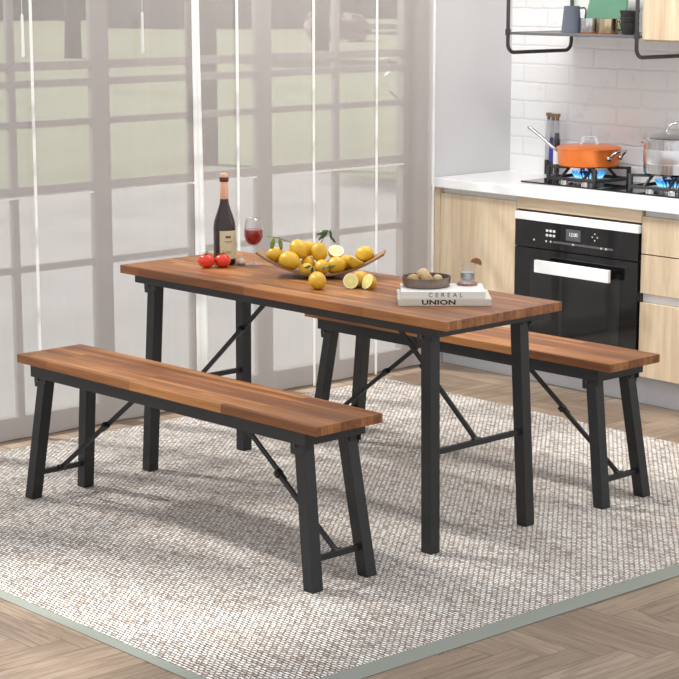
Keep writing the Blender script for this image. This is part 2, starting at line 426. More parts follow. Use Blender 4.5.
tree(-47.5, 42.5, .22, 4.5, 'bushy far tree in front of the dark hedge behind the lawn', 1.6, 12)
# hedge behind the lawn: one uncountable mass
b = BM(); rnd = random.Random(3)
for k in range(46):
    u = k / 45; x = -84 + 30 * u; y = 22 + 50 * u
    M = Matrix.Translation((x + rnd.uniform(-.8, .8), y, rnd.uniform(.8, 1.7))) @ Matrix.Diagonal((1.8, 1.9, rnd.uniform(2.2, 3.2), 1))
    r_ = bmesh.ops.create_icosphere(b, subdivisions=3, radius=1, matrix=M)
    for v in r_['verts']: v.co += Vector(noise.noise_vector(v.co * 1.4)) * .6
tag(new_obj('hedge', b, 'leafdark'), 'dark hedge closing off the far side of the lawn', 'hedge', None, 'stuff')
root = empty('garden_house', (-56.5, 44.3, -.12), R(50)); tag(root, 'small far garden house with a reddish front beyond the lawn', 'building')
new_obj('wall', box2(BM(), (-4, -3, 0), (4, 3, 3.2)), 'building', root)
b = BM(); p = [b.verts.new(q) for q in ((-4.4, -3.4, 3.2), (4.4, -3.4, 3.2), (4.4, 3.4, 3.2), (-4.4, 3.4, 3.2), (-4.4, 0, 5), (4.4, 0, 5))]
for f in ((3, 2, 1, 0), (0, 1, 5, 4), (2, 3, 4, 5), (0, 4, 3), (1, 2, 5)): b.faces.new([p[i] for i in f])
new_obj('roof', b, 'roof', root)
new_obj('door', box2(BM(), (-.6, -3.06, 0), (.5, -3.0, 2.1)), 'roof', root)
# flowering shrub far away and slanting branch of a near shrub
b = BM()
for k in range(7):
    M = Matrix.Translation((rnd.uniform(-1.2, 1.2), rnd.uniform(-.5, .5), rnd.uniform(.2, .6))) @ Matrix.Scale(.42, 4)
    r_ = bmesh.ops.create_icosphere(b, subdivisions=3, radius=1, matrix=M)
    for v in r_['verts']: v.co += Vector(noise.noise_vector(v.co * 3)) * .3
MAT['pinkflower'] = simple('pink_blossom', (.20, .15, .14), .8, 0, .3, 6)
tag(new_obj('flowering_shrub', b, 'pinkflower', None, (-41.5, 37.5, -.2)), 'pinkish flowering shrub on the far lawn by the garden house', 'shrub')

def leaf_mesh(bm, p, d, L, w, up=(0, 0, 1), fold=.15, curl=.2):
    p = Vector(p); d = Vector(d).normalized(); u = Vector(up); s = d.cross(u)
    if s.length < .01: s = d.cross(Vector((1, 0, 0)))
    s.normalize(); nn = s.cross(d); prev = None; N = 7
    for i in range(N + 1):
        t = i / N; ww = w * math.sin(PI * min(1, t * .96 + .02)) ** .8 * (1 - .25 * t)
        c = p + d * L * t - nn * curl * L * t * t
        row = [bm.verts.new(c + s * ww / 2 + nn * ww * fold), bm.verts.new(c), bm.verts.new(c - s * ww / 2 + nn * ww * fold)]
        low = [bm.verts.new(v.co - nn * .0006) for v in row]
        ring = row + low[::-1]
        if prev:
            for k in range(6): bm.faces.new((prev[k], prev[(k + 1) % 6], ring[(k + 1) % 6], ring[k]))
        else: bm.faces.new(ring[::-1])
        prev = ring
    bm.faces.new(prev)
root = empty('garden_shrub', (-7.35, 7.1, -.1)); tag(root, 'shrub with a slanting branch and pale leaves outside the last window', 'shrub')
b = BM(); tube(b, [(0, .3, 0), (.05, .25, .8), (.12, .0, 1.4), (.2, -.33, 1.76), (.25, -.6, 1.95)], [.03, .022, .014, .010, .005], 8)
tube(b, [(.08, .18, 1.1), (.12, -.1, 1.3), (.15, -.28, 1.46)], [.012, .008, .004], 7)
tube(b, [(.08, .2, 1.05), (.13, -.12, 1.2), (.15, -.27, 1.3)], [.012, .008, .004], 7)
new_obj('branch', b, 'bark', root, smooth=True)
b = BM()
for k in range(15):
    z = rnd.uniform(1.3, 1.52); leaf_mesh(b, (.15, -.22 + rnd.uniform(-.07, .12), z), (rnd.uniform(-.5, .5), -1, rnd.uniform(-.6, .6)), .075, .035)
MAT['paleleaf'] = simple('pale_leaf', (.55, .66, .50), .5, 0, .2, 30)
new_obj('foliage', b, 'paleleaf', root)

# ------------------------------------------------------------------ rug
root = empty('area_rug', (-4.8825, 4.4065, FZ)); tag(root, 'beige and brown woven area rug with a grey-green edge under the dining set', 'rug')
hx, hy = 1.3575, 1.4935
new_obj('woven_field', box2(BM(), (-hx, -hy + .040, .0005), (hx - .075, hy, .0035), .001), 'rug', root)
b = BM(); box2(b, (-hx, -hy, .0005), (hx - .0755, -hy + .0395, .003), .001); box2(b, (hx - .0745, -hy, .0005), (hx, hy, .003), .001)
new_obj('border', b, 'rug_border', root)
RZ = FZ + .0036

# ------------------------------------------------------------------ dining set
def foldable(name, D, L, W, H, th, au, av, ah, ft, fb, legw, st_z, br_u, label, cat, group=None, rz=R(1.61)):
    """origin: floor centre. +x towards the camera-side end, y away from the viewer"""
    c, s = math.cos(rz), math.sin(rz); x, y = -L / 2, W / 2
    root = empty(name, (D[0] + x * c - y * s, D[1] + x * s + y * c, 0), rz)
    tag(root, label, cat, group)
    hl, hw = L / 2, W / 2
    t = new_obj('tabletop' if name == 'dining_table' else 'seat', box2(BM(), (-hl, -hw, H - th), (hl, hw, H), .0025), 'top', root)
    za = H - th - ah; pw = .022
    b = BM()
    for sy in (-1, 1): box2(b, (-hl + au, sy * (hw - av) - (pw if sy > 0 else 0), za), (hl - au, sy * (hw - av) + (0 if sy > 0 else pw), H - th - .0005), .0015)
    for sx in (-1, 1): box2(b, (sx * (hl - au) - (pw if sx > 0 else 0), -hw + av + pw, za), (sx * (hl - au) + (0 if sx > 0 else pw), hw - av - pw, H - th - .0005), .0015)
    new_obj('apron', b, 'steel_black', root)
    zt = H - th - .004
    def leg_at(z, sx, sy):
        k = z / zt
        return (sx * (hl - (fb[0] + (ft[0] - fb[0]) * k)), sy * (hw - (fb[1] + (ft[1] - fb[1]) * k)), z)
    for sx in (-1, 1):
        for sy in (-1, 1):
            b = BM(); beam(b, leg_at(RZ + .001, sx, sy), leg_at(zt, sx, sy), legw, legw)
            lg = new_obj('leg', b, 'steel_black', root)
            b = BM(); p = leg_at(RZ, sx, sy); box2(b, (p[0] - legw / 2 + .002, p[1] - legw / 2 + .002, RZ), (p[0] + legw / 2 - .002, p[1] + legw / 2 - .002, RZ + .004), .001)
            new_obj('foot_cap', b, 'steel_black', lg)
            # bracket holding the leg under the apron
            p = leg_at(za - .012, sx, sy); b = BM(); yo = p[1] + sy * (legw / 2 + .003)
            box2(b, (p[0] - legw / 2 - .011, yo - .0025, za - .034), (p[0] + legw / 2 + .003, yo + .0025, za + .02), .001)
            xo = p[0] + sx * (legw / 2 + .002); xi = p[0] - sx * (legw / 2 + .011)
            box2(b, (xi, yo - .003, za - .020), (xo + sx * .010, yo + .003, za - .003), .001)
            box2(b, (xo - .002, p[1] - sy * legw * .3, za - .020), (xo + .002, yo, za - .003), .0005)
            br = new_obj('bracket', b, 'steel_black', root)
            b = BM(); tube(b, [(p[0] - .012, yo, za - .008), (p[0] - .012, yo + sy * .006, za - .008)], .0068, 12)
            tube(b, [(p[0] - .012, yo + sy * .005, za - .008), (p[0] - .012, yo + sy * .0075, za - .008)], .0035, 8)
            new_obj('bolt', b, 'bolt', br)
        a, q = leg_at(st_z, sx, -1), leg_at(st_z, sx, 1)
        b = BM(); bar(b, (a[0], a[1] + legw / 2 - .004, st_z), (q[0], q[1] - legw / 2 + .004, st_z), .014, .018)
        new_obj('stretcher', b, 'steel_black', root)
        x0 = a[0]; xt = sx * (hl - br_u); p0, p1 = Vector((x0 - sx * .004, 0, st_z + .004)), Vector((xt, 0, za + .006))
        mid = p0.lerp(p1, .55); b = BM()
        bar(b, p0, mid, .010, .015); bar(b, mid + Vector((0, .007, 0)) - (p1 - p0).normalized() * .03, p1 + Vector((0, .007, 0)), .006, .017)
        tube(b, [(p0.x, -.016, p0.z), (p0.x, .016, p0.z)], .011, 12)
        bc = new_obj('brace', b, 'steel_black', root)
        b = BM(); d = (p1 - p0).normalized(); bar(b, mid - d * .010, mid + d * .010, .020, .021); tube(b, [(mid.x, -.014, mid.z + .004), (mid.x, .014, mid.z + .004)], .005, 8)
        new_obj('brace_hinge', b, 'steel_black', bc)
    ys_ = -hw + av + pw
    for sx in (-1, 1):
        b = BM(); box2(b, (sx * (hl - br_u) - .012, ys_, za + .001), (sx * (hl - br_u) + .012, -ys_, za + .012), .001)
        new_obj('crossbar', b, 'steel_black', root)
    return root
foldable('dining_table', (-4.097, 4.126), 1.628, .544, .750, .030, .058, .022, .030, (.128, .064), (.100, .044), .042, .31, .55,
         'long acacia-topped dining table with black steel folding legs, set with fruit', 'table')
foldable('dining_bench', (-4.112, 3.613), 1.519, .271, .500, .029, .062, .012, .042, (.112, .050), (.042, .024), .042, .082, .53,
         'acacia bench with black legs in front of the table, nearest the viewer', 'bench', 'acacia benches of the dining set')
foldable('dining_bench', (-4.137, 4.950), 1.519, .271, .500, .029, .062, .012, .042, (.112, .050), (.042, .024), .042, .082, .53,
         'acacia bench with black legs behind the table, nearest the oven', 'bench', 'acacia benches of the dining set')

# ------------------------------------------------------------------ kitchen
XL = -6.352
b = BM(); box2(b, (XL, 6.285, .825), (-3.4, YB, .865), .003)
tag(new_obj('worktop', b, 'counter'), 'long white stone worktop above the oak cabinets', 'worktop')
def handle_channel(b, x0, x1, z0, z1): box2(b, (x0, 6.335, z0), (x1, 6.345, z1))
# left base cabinet
root = empty('base_cabinet', (-6.09, 6.5, 0)); tag(root, 'pale oak base cabinet with one door left of the oven', 'cabinet', 'oak kitchen base cabinets'); O = Vector((-6.09, 6.5, 0))
def lb(a, c, O): return (Vector(a) - O, Vector(c) - O)
def pbox(name, a, c, mat, root, O, bev=.001):
    a, c = lb(a, c, O); return new_obj(name, box2(BM(), a, c, bev), mat, root)
pbox('carcass', (XL + .002, 6.347, .12), (-5.842, YB - .01, .822), 'carcass', root, O)
pbox('side_panel', (XL + .002, 6.310, .118), (-6.316, 6.345, .824), 'oak_v', root, O)
pbox('door', (-6.312, 6.312, .118), (-5.840, 6.330, .797), 'oak_v', root, O)
pbox('grip_channel', (-6.314, 6.332, .797), (-5.840, 6.345, .824), 'cab_grey', root, O, 0)
pbox('plinth', (XL + .002, 6.372, FZ), (-5.842, 6.385, .116), 'kick', root, O)
# oven housing
root = empty('oven_housing', (-5.48, 6.5, 0)); O = Vector((-5.48, 6.5, 0)); tag(root, 'pale oak strip and housing around the built-in black oven', 'cabinet')
pbox('filler_panel', (-5.838, 6.312, .768), (-5.130, 6.330, .822), 'oak_h', root, O)
pbox('carcass', (-5.838, 6.66, .118), (-5.130, YB - .01, .822), 'carcass', root, O)
pbox('plinth', (-5.8415, 6.372, FZ), (-5.129, 6.385, .116), 'kick', root, O)
# oven
root = empty('oven', (-5.484, 6.30, .12)); O = Vector((-5.484, 6.30, .12)); tag(root, 'built-in black glass oven with white bar handle and clock display', 'oven')
pbox('oven_body', (-5.834, 6.322, .122), (-5.134, 6.655, .762), 'carcass', root, O)
pbox('trim_strip', (-5.834, 6.298, .724), (-5.134, 6.321, .758), 'satin_white', root, O, .002)
pbox('control_panel', (-5.834, 6.302, .606), (-5.134, 6.321, .722), 'black_glass', root, O)
dr = pbox('oven_door', (-5.834, 6.302, .122), (-5.134, 6.321, .600), 'black_glass', root, O)
MAT['ovenwin'] = simple('oven_window', (.016, .016, .017), .05, 0, 0)
pbox('door_window', (-5.74, 6.3005, .20), (-5.225, 6.3018, .54), 'ovenwin', dr, O, 0)
h = pbox('handle', (-5.662, 6.240, .508), (-5.242, 6.256, .562), 'satin_white', dr, O, .002)
for x in (-5.640, -5.262):
    b = BM(); box2(b, Vector((x - .012, 6.256, .518)) - O, Vector((x + .012, 6.302, .556)) - O)
    new_obj('handle_mount', b, 'black_gloss', dr)
b = BM()
for k in range(7): box2(b, Vector((-5.80, 6.3003, .135 + k * .009)) - O, Vector((-5.17, 6.3022, .139 + k * .009)) - O)
new_obj('vent_grille', b, 'iron', root)
tm = NT('display_glow'); e = tm.n('ShaderNodeEmission'); e.inputs[0].default_value = (.85, .93, 1, 1); e.inputs[1].default_value = 1.3; tm.l(e.outputs[0], tm.out.inputs[0]); MAT['glow'] = tm.m
MAT['print'] = simple('panel_print', (.75, .75, .76), .5)
MAT['printdim'] = simple('panel_track', (.10, .10, .105), .3)
cp = root
d = pbox('display', (-5.535, 6.3008, .655), (-5.452, 6.3016, .705), 'printdim', root, O, 0)
text('12:00', .023, 'glow', root, Vector((-5.493, 6.2998, .682)) - O, (R(90), 0, 0), 1.0, 1, name='clock_digits')
def icon(bm): new_obj('touch_icon', bm, 'print', root)
for r_ in range(2):
    for k in range(3): icon(box2(BM(), Vector((-5.650 + k * .020, 6.3002, .692 - r_ * .020)) - O, Vector((-5.637 + k * .020, 6.3018, .682 - r_ * .020)) - O, 0))
for x in (-5.720, -5.648, -5.622, -5.493, -5.335, -5.308): icon(tube(BM(), [Vector((x, 6.3002, .640)) - O, Vector((x, 6.3018, .640)) - O], .0045, 12))
for dx, dz in ((0, .014), (0, -.014), (.014, 0), (-.014, 0)): icon(tube(BM(), [Vector((-5.372 + dx, 6.3002, .684 + dz)) - O, Vector((-5.372 + dx, 6.3018, .684 + dz)) - O], .003, 10))
pbox('slider_track', (-5.61, 6.3010, .636), (-5.27, 6.3017, .645), 'printdim', root, O, 0)
# right base cabinet with drawers
root = empty('base_cabinet', (-4.7, 6.5, 0)); O = Vector((-4.7, 6.5, 0)); tag(root, 'pale oak base cabinet with three drawers right of the oven', 'cabinet', 'oak kitchen base cabinets')
pbox('carcass', (-5.128, 6.347, .12), (-4.30, YB - .01, .822), 'carcass', root, O)
for z0, z1 in ((.641, .797), (.474, .636), (.118, .434)):
    pbox('drawer', (-5.126, 6.312, z0), (-4.302, 6.330, z1), 'oak_v', root, O)
for z0, z1 in ((.797, .824), (.434, .474)): pbox('grip_channel', (-5.126, 6.332, z0), (-4.302, 6.345, z1), 'cab_grey', root, O, 0)
pbox('plinth', (-5.128, 6.372, FZ), (-4.30, 6.385, .116), 'kick', root, O)

# cooktop
ZC = .866
b = BM(); box2(b, (-5.945, 6.452, ZC - .0005), (-4.95, 6.795, ZC + .006), .002)
HOB = empty('gas_hob', (-5.45, 6.62, 0)); O = Vector((-5.45, 6.62, 0)); tag(HOB, 'black glass gas hob with lit blue burners set into the worktop', 'hob')
bmesh.ops.translate(b, verts=b.verts, vec=-O); new_obj('glass_plate', b, 'black_glass', HOB)
tm = NT('blue_flame'); e = tm.n('ShaderNodeEmission'); v = tm.coord('Object'); sz = tm.n('ShaderNodeSeparateXYZ'); tm.l(v, sz.inputs[0])
mr = tm.n('ShaderNodeMapRange'); mr.inputs[1].default_value = 0; mr.inputs[2].default_value = .028; tm.l(sz.outputs[2], mr.inputs[0])
tm.l(tm.ramp(mr.outputs[0], [(0, (.35, .75, 1)), (.45, (.06, .38, .95)), (1, (.01, .10, .5))]), e.inputs[0]); e.inputs[1].default_value = 1.6; tm.l(e.outputs[0], tm.out.inputs[0]); MAT['flame'] = tm.m
BURN = [(-5.685, 6.615), (-5.205, 6.605)]
for bx, by in BURN:
    c = Vector((bx, by, ZC + .006)) - O
    b = BM(); lathe(b, [(0, 0), (.070, 0), (.070, .022), (.062, .026), (.056, .034), (.046, .036), (0, .036)], 32, c)
    bu = new_obj('burner', b, 'brushed', HOB); sharp(bu)
    b = BM(); lathe(b, [(0, .036), (.043, .036), (.043, .044), (.038, .048), (0, .048)], 32, c); sharp(new_obj('burner_cap', b, 'iron', bu))
    fl = BM()
    for k in range(26):
        a = 2 * PI * k / 26; p = Vector((.060 * math.cos(a), .060 * math.sin(a), 0)); q = Vector((.075 * math.cos(a), .075 * math.sin(a), .026))
        tube(fl, [p, p.lerp(q, .4), p.lerp(q, .8), q], [.0035, .0046, .003, .0006], 6)
    f = new_obj('flame', fl, 'flame', bu, c + Vector((0, 0, .026)), smooth=True)
    # pan support
    b = BM(); g = .135; z0 = c.z + .02; z1 = c.z + .074
    for sy in (-1, 1): bar(b, (c.x - g, c.y + sy * .115, z0), (c.x + g, c.y + sy * .115, z0), .012, .014)
    for sx in (-1, 1): bar(b, (c.x + sx * g, c.y - .115, z0), (c.x + sx * g, c.y + .115, z0), .012, .014)
    for sx in (-1, 1):
        for sy in (-1, 1):
            beam(b, (c.x + sx * g, c.y + sy * .115, c.z + .0005), (c.x + sx * g, c.y + sy * .115, z1), .016, .014)
            bar(b, (c.x + sx * (g + .006), c.y + sy * .115, z1 - .006), (c.x + sx * .062, c.y + sy * .055, z1 - .006), .011, .012)
            bar(b, (c.x + sx * .064, c.y + sy * .056, z1 - .006), (c.x + sx * .066, c.y + sy * .115, z0), .010, .010)
    new_obj('pan_support', b, 'iron', HOB)
    b = BM(); k = c + Vector((.045, -.125, 0)); b.free()
    for dx in (-.02, .10):
        b = BM(); lathe(b, [(0, 0), (.019, 0), (.018, .018), (.015, .02), (0, .02)], 20, (bx - O.x + dx, 6.478 - O.y, c.z)); sharp(new_obj('control_knob', b, 'chrome', HOB))
ZG = ZC + .006 + .075
# copper-orange saute pan
MAT['orange'] = simple('orange_enamel', (.80, .20, .035), .28, .35, .03, 20)
root = empty('saute_pan', (BURN[0][0], BURN[0][1], ZG)); tag(root, 'shallow orange lidded saute pan with steel handles on the left burner', 'pan')
b = BM(); lathe(b, [(0, 0), (.128, 0), (.137, .006), (.141, .075), (.143, .078), (.139, .078), (.136, .01), (0, .006)], 48); sharp(new_obj('pan_body', b, 'orange', root), 40)
b = BM(); lathe(b, [(.145, .077), (.146, .081), (.138, .086), (.09, .094), (.03, .098), (0, .099), (0, .095), (.09, .090), (.138, .080)], 48); lid = sharp(new_obj('lid', b, 'orange', root), 40)
b = BM(); d = Vector((math.cos(R(48)), math.sin(R(48)), 0)); up = Vector((0, 0, 1))
bar(b, -d * .034 + up * .096, -d * .026 + up * .130, .016, .006, up=(-.743, .669, 0)); bar(b, d * .034 + up * .096, d * .026 + up * .130, .016, .006, up=(-.743, .669, 0)); bar(b, -d * .030 + up * .130, d * .030 + up * .130, .016, .006)
for s in (-1, 1): lathe(b, [(0, 0), (.010, 0), (.008, .004), (0, .004)], 12, d * .036 * s + up * .095)
new_obj('lid_handle', b, 'chrome', lid)
hd = Vector((-math.cos(R(38)), -math.sin(R(38)) * .55, 0)).normalized()
b = BM(); st = hd * .140 + up * .058
tube(b, [st, st + hd * .03 + up * .018, st + hd * .10 + up * .072, st + hd * .135 + up * .098, st + hd * .15 + up * .104], [.006, .007, .008, .0085, .004], 10)
bar(b, st - hd * .004 + up * -.012, st - hd * .002 + up * .018, .03, .005, up=tuple(hd)); new_obj('long_handle', b, 'chrome', root, smooth=True)
hd2 = Vector((.95, .10, 0)).normalized(); sd = Vector((-hd2.y, hd2.x, 0)); b = BM(); c = hd2 * .138 + up * .055
pts = [c - sd * .045 - up * .012, c - sd * .046 + hd2 * .016 + up * .004, c - sd * .036 + hd2 * .034 + up * .018, c + hd2 * .040 + up * .022, c + sd * .036 + hd2 * .034 + up * .018, c + sd * .046 + hd2 * .016 + up * .004, c + sd * .045 - up * .012]
tube(b, pts, .0055, 10); 
for s in (-1, 1): tube(b, [c + sd * .045 * s - up * .012 - hd2 * .012, c + sd * .045 * s - up * .012 + hd2 * .006], .011, 12)
new_obj('side_handle', b, 'chrome', root, smooth=True)
# steel stock pot
root = empty('stock_pot', (BURN[1][0] + .01, BURN[1][1] + .01, ZG)); tag(root, 'tall polished steel stock pot with glass lid on the right burner', 'pot')
b = BM(); lathe(b, [(0, 0), (.132, 0), (.140, .008), (.141, .148), (.146, .150), (.146, .153), (.138, .153), (.136, .01), (0, .006)], 48); sharp(new_obj('pot_body', b, 'chrome', root), 40)
b = BM(); lathe(b, [(.1412, .048), (.1418, .050), (.1418, .108), (.1412, .110)], 48); new_obj('brushed_band', b, 'brushed', root, smooth=True)
b = BM(); lathe(b, [(.147, .153), (.148, .157), (.144, .159), (.141, .156), (.141, .153)], 48); lid = sharp(new_obj('lid', b, 'chrome', root), 60)
b = BM(); lathe(b, [(.142, .156), (.11, .170), (.06, .180), (0, .184), (0, .181), (.06, .177), (.11, .167), (.141, .153)], 48); new_obj('lid_dome', b, 'brushed', lid, smooth=True)
b = BM(); tube(b, [-d * .045 + up * .180, -d * .042 + up * .196, -d * .026 + up * .213, up * .219, d * .026 + up * .213, d * .042 + up * .196, d * .045 + up * .180], .0048, 10); new_obj('lid_handle', b, 'chrome', lid, smooth=True)
b = BM()
for s in (-1, 1):
    c = Vector((s * .141, 0, .128)); tube(b, [c + Vector((0, -.035, 0)), c + Vector((s * .022, -.032, 0)), c + Vector((s * .027, 0, 0)), c + Vector((s * .022, .032, 0)), c + Vector((0, .035, 0))], .005, 10)
new_obj('side_handle', b, 'chrome', root, smooth=True)

# oil bottles at the wall
MAT['cork'] = simple('cork', (.30, .19, .11), .8, 0, .2, 200); MAT['oil_dark'] = simple('dark_vinegar', (.02, .012, .012), .15); MAT['blue'] = simple('violet_label', (.05, .035, .30), .5)
MAT['paper'] = simple('white_paper', (.82, .81, .79), .6, 0, .02); MAT['blk'] = simple('black_base', (.02, .02, .022), .4)
def oil_bottle(x, y, h, label, cols):
    root = empty('oil_bottle', (x, y, .8655)); tag(root, label, 'bottle', 'slim oil bottles against the brick wall')
    b = BM(); lathe(b, [(0, 0), (.0155, 0), (.0165, .003), (.0165, h * .62), (.014, h * .68), (.0105, h * .72), (.0100, h * .93), (.0125, h * .935), (.0125, h * .95), (.0085, h * .95), (.0085, h * .72), (.013, h * .66), (.0145, h * .6), (.0145, .005), (0, .005)], 24)
    sharp(new_obj('glass_body', b, 'oil_glass', root), 50)
    b = BM(); lathe(b, [(0, h * .90), (.0082, h * .90), (.0082, h * .955), (.0135, h * .96), (.0140, h), (.012, h + .003), (0, h + .003)], 20); sharp(new_obj('cork', b, 'cork', root), 40)
    for z0, z1, m, r in cols:
        b = BM(); lathe(b, [(0, h * z0), (r, h * z0), (r, h * z1), (0, h * z1)], 24)
        sharp(new_obj({'oil_dark': 'contents', 'blk': 'base_band', 'blue': 'label_band', 'paper': 'paper_label'}[m], b, m, root), 40)
oil_bottle(-6.085, 6.79, .285, 'slim clear bottle with cork, leftmost of three by the brick wall', [(.01, .24, 'blk', .0168)])
oil_bottle(-6.045, 6.775, .283, 'slim bottle with a violet band, in the middle of the three', [(.02, .24, 'blk', .0168), (.24, .55, 'blue', .0168), (.55, .62, 'oil_dark', .0142)])
oil_bottle(-6.005, 6.76, .285, 'slim bottle of dark vinegar with white label, closest to the orange pan', [(.02, .60, 'oil_dark', .0143), (.60, .70, 'oil_dark', .0092), (.20, .46, 'paper', .0168)])

# shelf
ZS = 1.536
root = empty('wall_shelf', (-5.6, 6.6, ZS)); O = Vector((-5.6, 6.6, ZS)); tag(root, 'dark metal wall shelf on bent tube frames above the hob', 'shelf')
for x in (-5.962, -5.232):
    b = BM(); pts = [(x, 6.372, 2.2), (x, 6.372, 1.485)] + [(x, p[1], p[2]) for p in arc((x, 6.412, 1.485), .04, 180, 270, 6, 'yz')][1:] + [(x, p[1], p[2]) for p in arc((x, 6.755, 1.485), .04, 270, 360, 6, 'yz')] + [(x, 6.795, 2.2)]
    tube(b, [Vector(p) - O for p in pts], .0085, 12); new_obj('tube_frame', b, 'dark_frame', root, smooth=True)
    b = BM(); tube(b, [Vector((x, 6.372, ZS - .014)) - O, Vector((x, 6.372, ZS + .012)) - O], .0125, 12); tube(b, [Vector((x, 6.795, ZS - .014)) - O, Vector((x, 6.795, ZS + .012)) - O], .0125, 12)
    new_obj('frame_clamp', b, 'dark_frame', root)
new_obj('shelf_board', box2(BM(), Vector((-5.955, 6.372, ZS - .012)) - O, Vector((-5.238, 6.800, ZS)) - O, .002), 'shelf_plate', root)
ZT = ZS + .0005
# wall cabinet
root = empty('wall_cabinet', (-4.8, 6.6, 1.515)); O = Vector((-4.8, 6.6, 1.515)); tag(root, 'pale oak wall cabinet at the upper right beside the shelf', 'cabinet')
pbox('carcass', (-5.222, 6.41, 1.512), (-4.40, YB - .002, 2.25), 'oak_v', root, O)
pbox('door', (-5.219, 6.390, 1.520), (-4.405, 6.408, 2.25), 'oak_v', root, O, .002)
# jug
MAT['bluegrey'] = simple('blue_grey_enamel', (.13, .15, .19), .5, 0, .04); MAT['green'] = simple('green_board', (.13, .30, .20), .55, 0, .05, 12)
root = empty('milk_jug', (-5.66, 6.45, ZT)); tag(root, 'tapered blue-grey enamel jug at the middle of the wall shelf', 'jug')
b = BM(); lathe(b, [(0, 0), (.043, 0), (.044, .003), (.034, .113), (.035, .115), (.032, .115), (.041, .006), (0, .005)], 36); sharp(new_obj('jug_body', b, 'bluegrey', root), 40)
b = BM(); q = d
tube(b, [q * .033 + up * .106, q * .054 + up * .108, q * .062 + up * .097, q * .058 + up * .060, q * .041 + up * .035], .0035, 8); new_obj('handle', b, 'dark_frame', root, smooth=True)
b = BM(); n8 = []
for (x, z) in ((-.12, 0), (.12, 0), (.11, .26), (-.085, .26)): n8.append((x, z))
vs1 = [b.verts.new((x, 0, z)) for x, z in n8]; vs2 = [b.verts.new((x, .010, z)) for x, z in n8]
b.faces.new(vs1); b.faces.new(vs2[::-1])
for i in range(4): b.faces.new((vs1[(i + 1) % 4], vs1[i], vs2[i], vs2[(i + 1) % 4]))
bmesh.ops.bevel(b, geom=list(b.edges), offset=.003, segments=2, affect='EDGES')
o = new_obj('cutting_board', b, 'green', None, (-5.61, 6.60, ZT), rot=(R(-9), 0, 0)); tag(o, 'green board leaning upright behind the mugs on the shelf', 'board')
MAT['gold'] = simple('champagne_metal', (.62, .52, .34), .18, 1., .02); MAT['copper'] = simple('copper_foot', (.55, .25, .12), .3, .8)
def mug(x, y, m, lab, r=.044, h=.064):
    root = empty('metal_mug', (x, y, ZT)); tag(root, lab, 'mug', 'shiny mugs on the wall shelf')
    b = BM(); lathe(b, [(0, 0), (r * .96, 0), (r, .004), (r, h), (r - .003, h), (r - .004, .006), (0, .005)], 36); sharp(new_obj('mug_body', b, m, root), 40)
    b = BM(); q = Vector((math.cos(R(30)), math.sin(R(30)), 0))
    tube(b, [q * r * .95 + up * (h * .82), q * (r + .016) + up * (h * .84), q * (r + .024) + up * (h * .6), q * (r + .020) + up * (h * .35), q * r * .95 + up * (h * .2)], .0042, 8); new_obj('handle', b, m, root, smooth=True)
    b = BM(); lathe(b, [(0, -.0), (r * .97, 0), (r * 1.005, .003), (r * 1.005, .007), (0, .007)], 36); sharp(new_obj('foot_ring', b, 'copper', root), 40)
mug(-5.573, 6.47, 'chrome', 'polished silver mug between the jug and the gold mug')
mug(-5.460, 6.46, 'gold', 'pale gold mug with handle beside the stacked black cups')
MAT['blackcer'] = simple('black_ceramic', (.035, .035, .037), .35)
for k in range(3):
    b = BM(); lathe(b, [(0, 0), (.030, 0), (.034, .004), (.041, .040), (.0435, .044), (.0435, .0475), (.040, .0475), (.031, .010), (0, .008)], 36)
    o = sharp(new_obj('black_cup', b, 'blackcer', None, (-5.345, 6.46, ZT + k * .0265 + .0001)), 40); o.scale = (.96, .96, 1) if k < 2 else (1, 1, 1)
    tag(o, ['black ceramic cup at the bottom of the stack on the shelf', 'black ceramic cup in the middle of the shelf stack', 'black ceramic cup on top of the shelf stack'][k], 'cup', 'stacked black cups on the shelf')

# ------------------------------------------------------------------ things on the table
ZTT = .7505
# wine bottle
MAT['winebottle'] = simple('dark_wine_glass', (.030, .014, .013), .10, 0, .0); MAT['capsule'] = simple('peach_capsule', (.72, .42, .27), .4, 0, .05, 60)
MAT['label'] = simple('cream_label', (.62, .56, .36), .6, 0, .04, 80); MAT['ink'] = simple('label_ink', (.12, .09, .05), .6); MAT['redwine'] = simple('dark_red_glass', (.10, .02, .012), .15)
bx, by = -5.487, 4.378
root = empty('wine_bottle', (bx, by, ZTT)); tag(root, 'dark wine bottle with cream label and peach capsule on the table', 'bottle')
b = BM(); lathe(b, [(0, .004), (.030, .0), (.039, .003), (.0405, .01), (.0405, .135), (.038, .155), (.031, .178), (.022, .204), (.0165, .222), (.0145, .240), (.0140, .300), (.0155, .303), (.0155, .314), (.013, .316), (0, .316)], 48)
sharp(new_obj('glass_body', b, 'winebottle', root), 60)
b = BM(); lathe(b, [(.0152, .238), (.0160, .240), (.0150, .298), (.0143, .300)], 32); new_obj('capsule', b, 'capsule', root, smooth=True)
b = BM(); lathe(b, [(.0158, .301), (.0172, .304), (.0172, .314), (.0158, .317)], 32); new_obj('lip_ring', b, 'redwine', root, smooth=True)
b = BM(); lathe(b, [(0, .310), (.0135, .310), (.0135, .328), (.012, .330), (0, .330)], 24); sharp(new_obj('cork', b, 'capsule', root), 40)
def patch(r, a0, a1, z0, z1, n=20):
    b = BM(); rows = []
    for i in range(n + 1):
        a = R(a0 + (a1 - a0) * i / n); cx, cy = math.cos(a), math.sin(a)
        rows.append([b.verts.new((cx * q, cy * q, z)) for q, z in ((r, z0), (r, z1), (r - .0006, z1), (r - .0006, z0))])
    for p, q in zip(rows, rows[1:]):
        for k in range(4): b.faces.new((p[k], q[k], q[(k + 1) % 4], p[(k + 1) % 4]))
    b.faces.new(rows[0]); b.faces.new(rows[-1][::-1]); return b
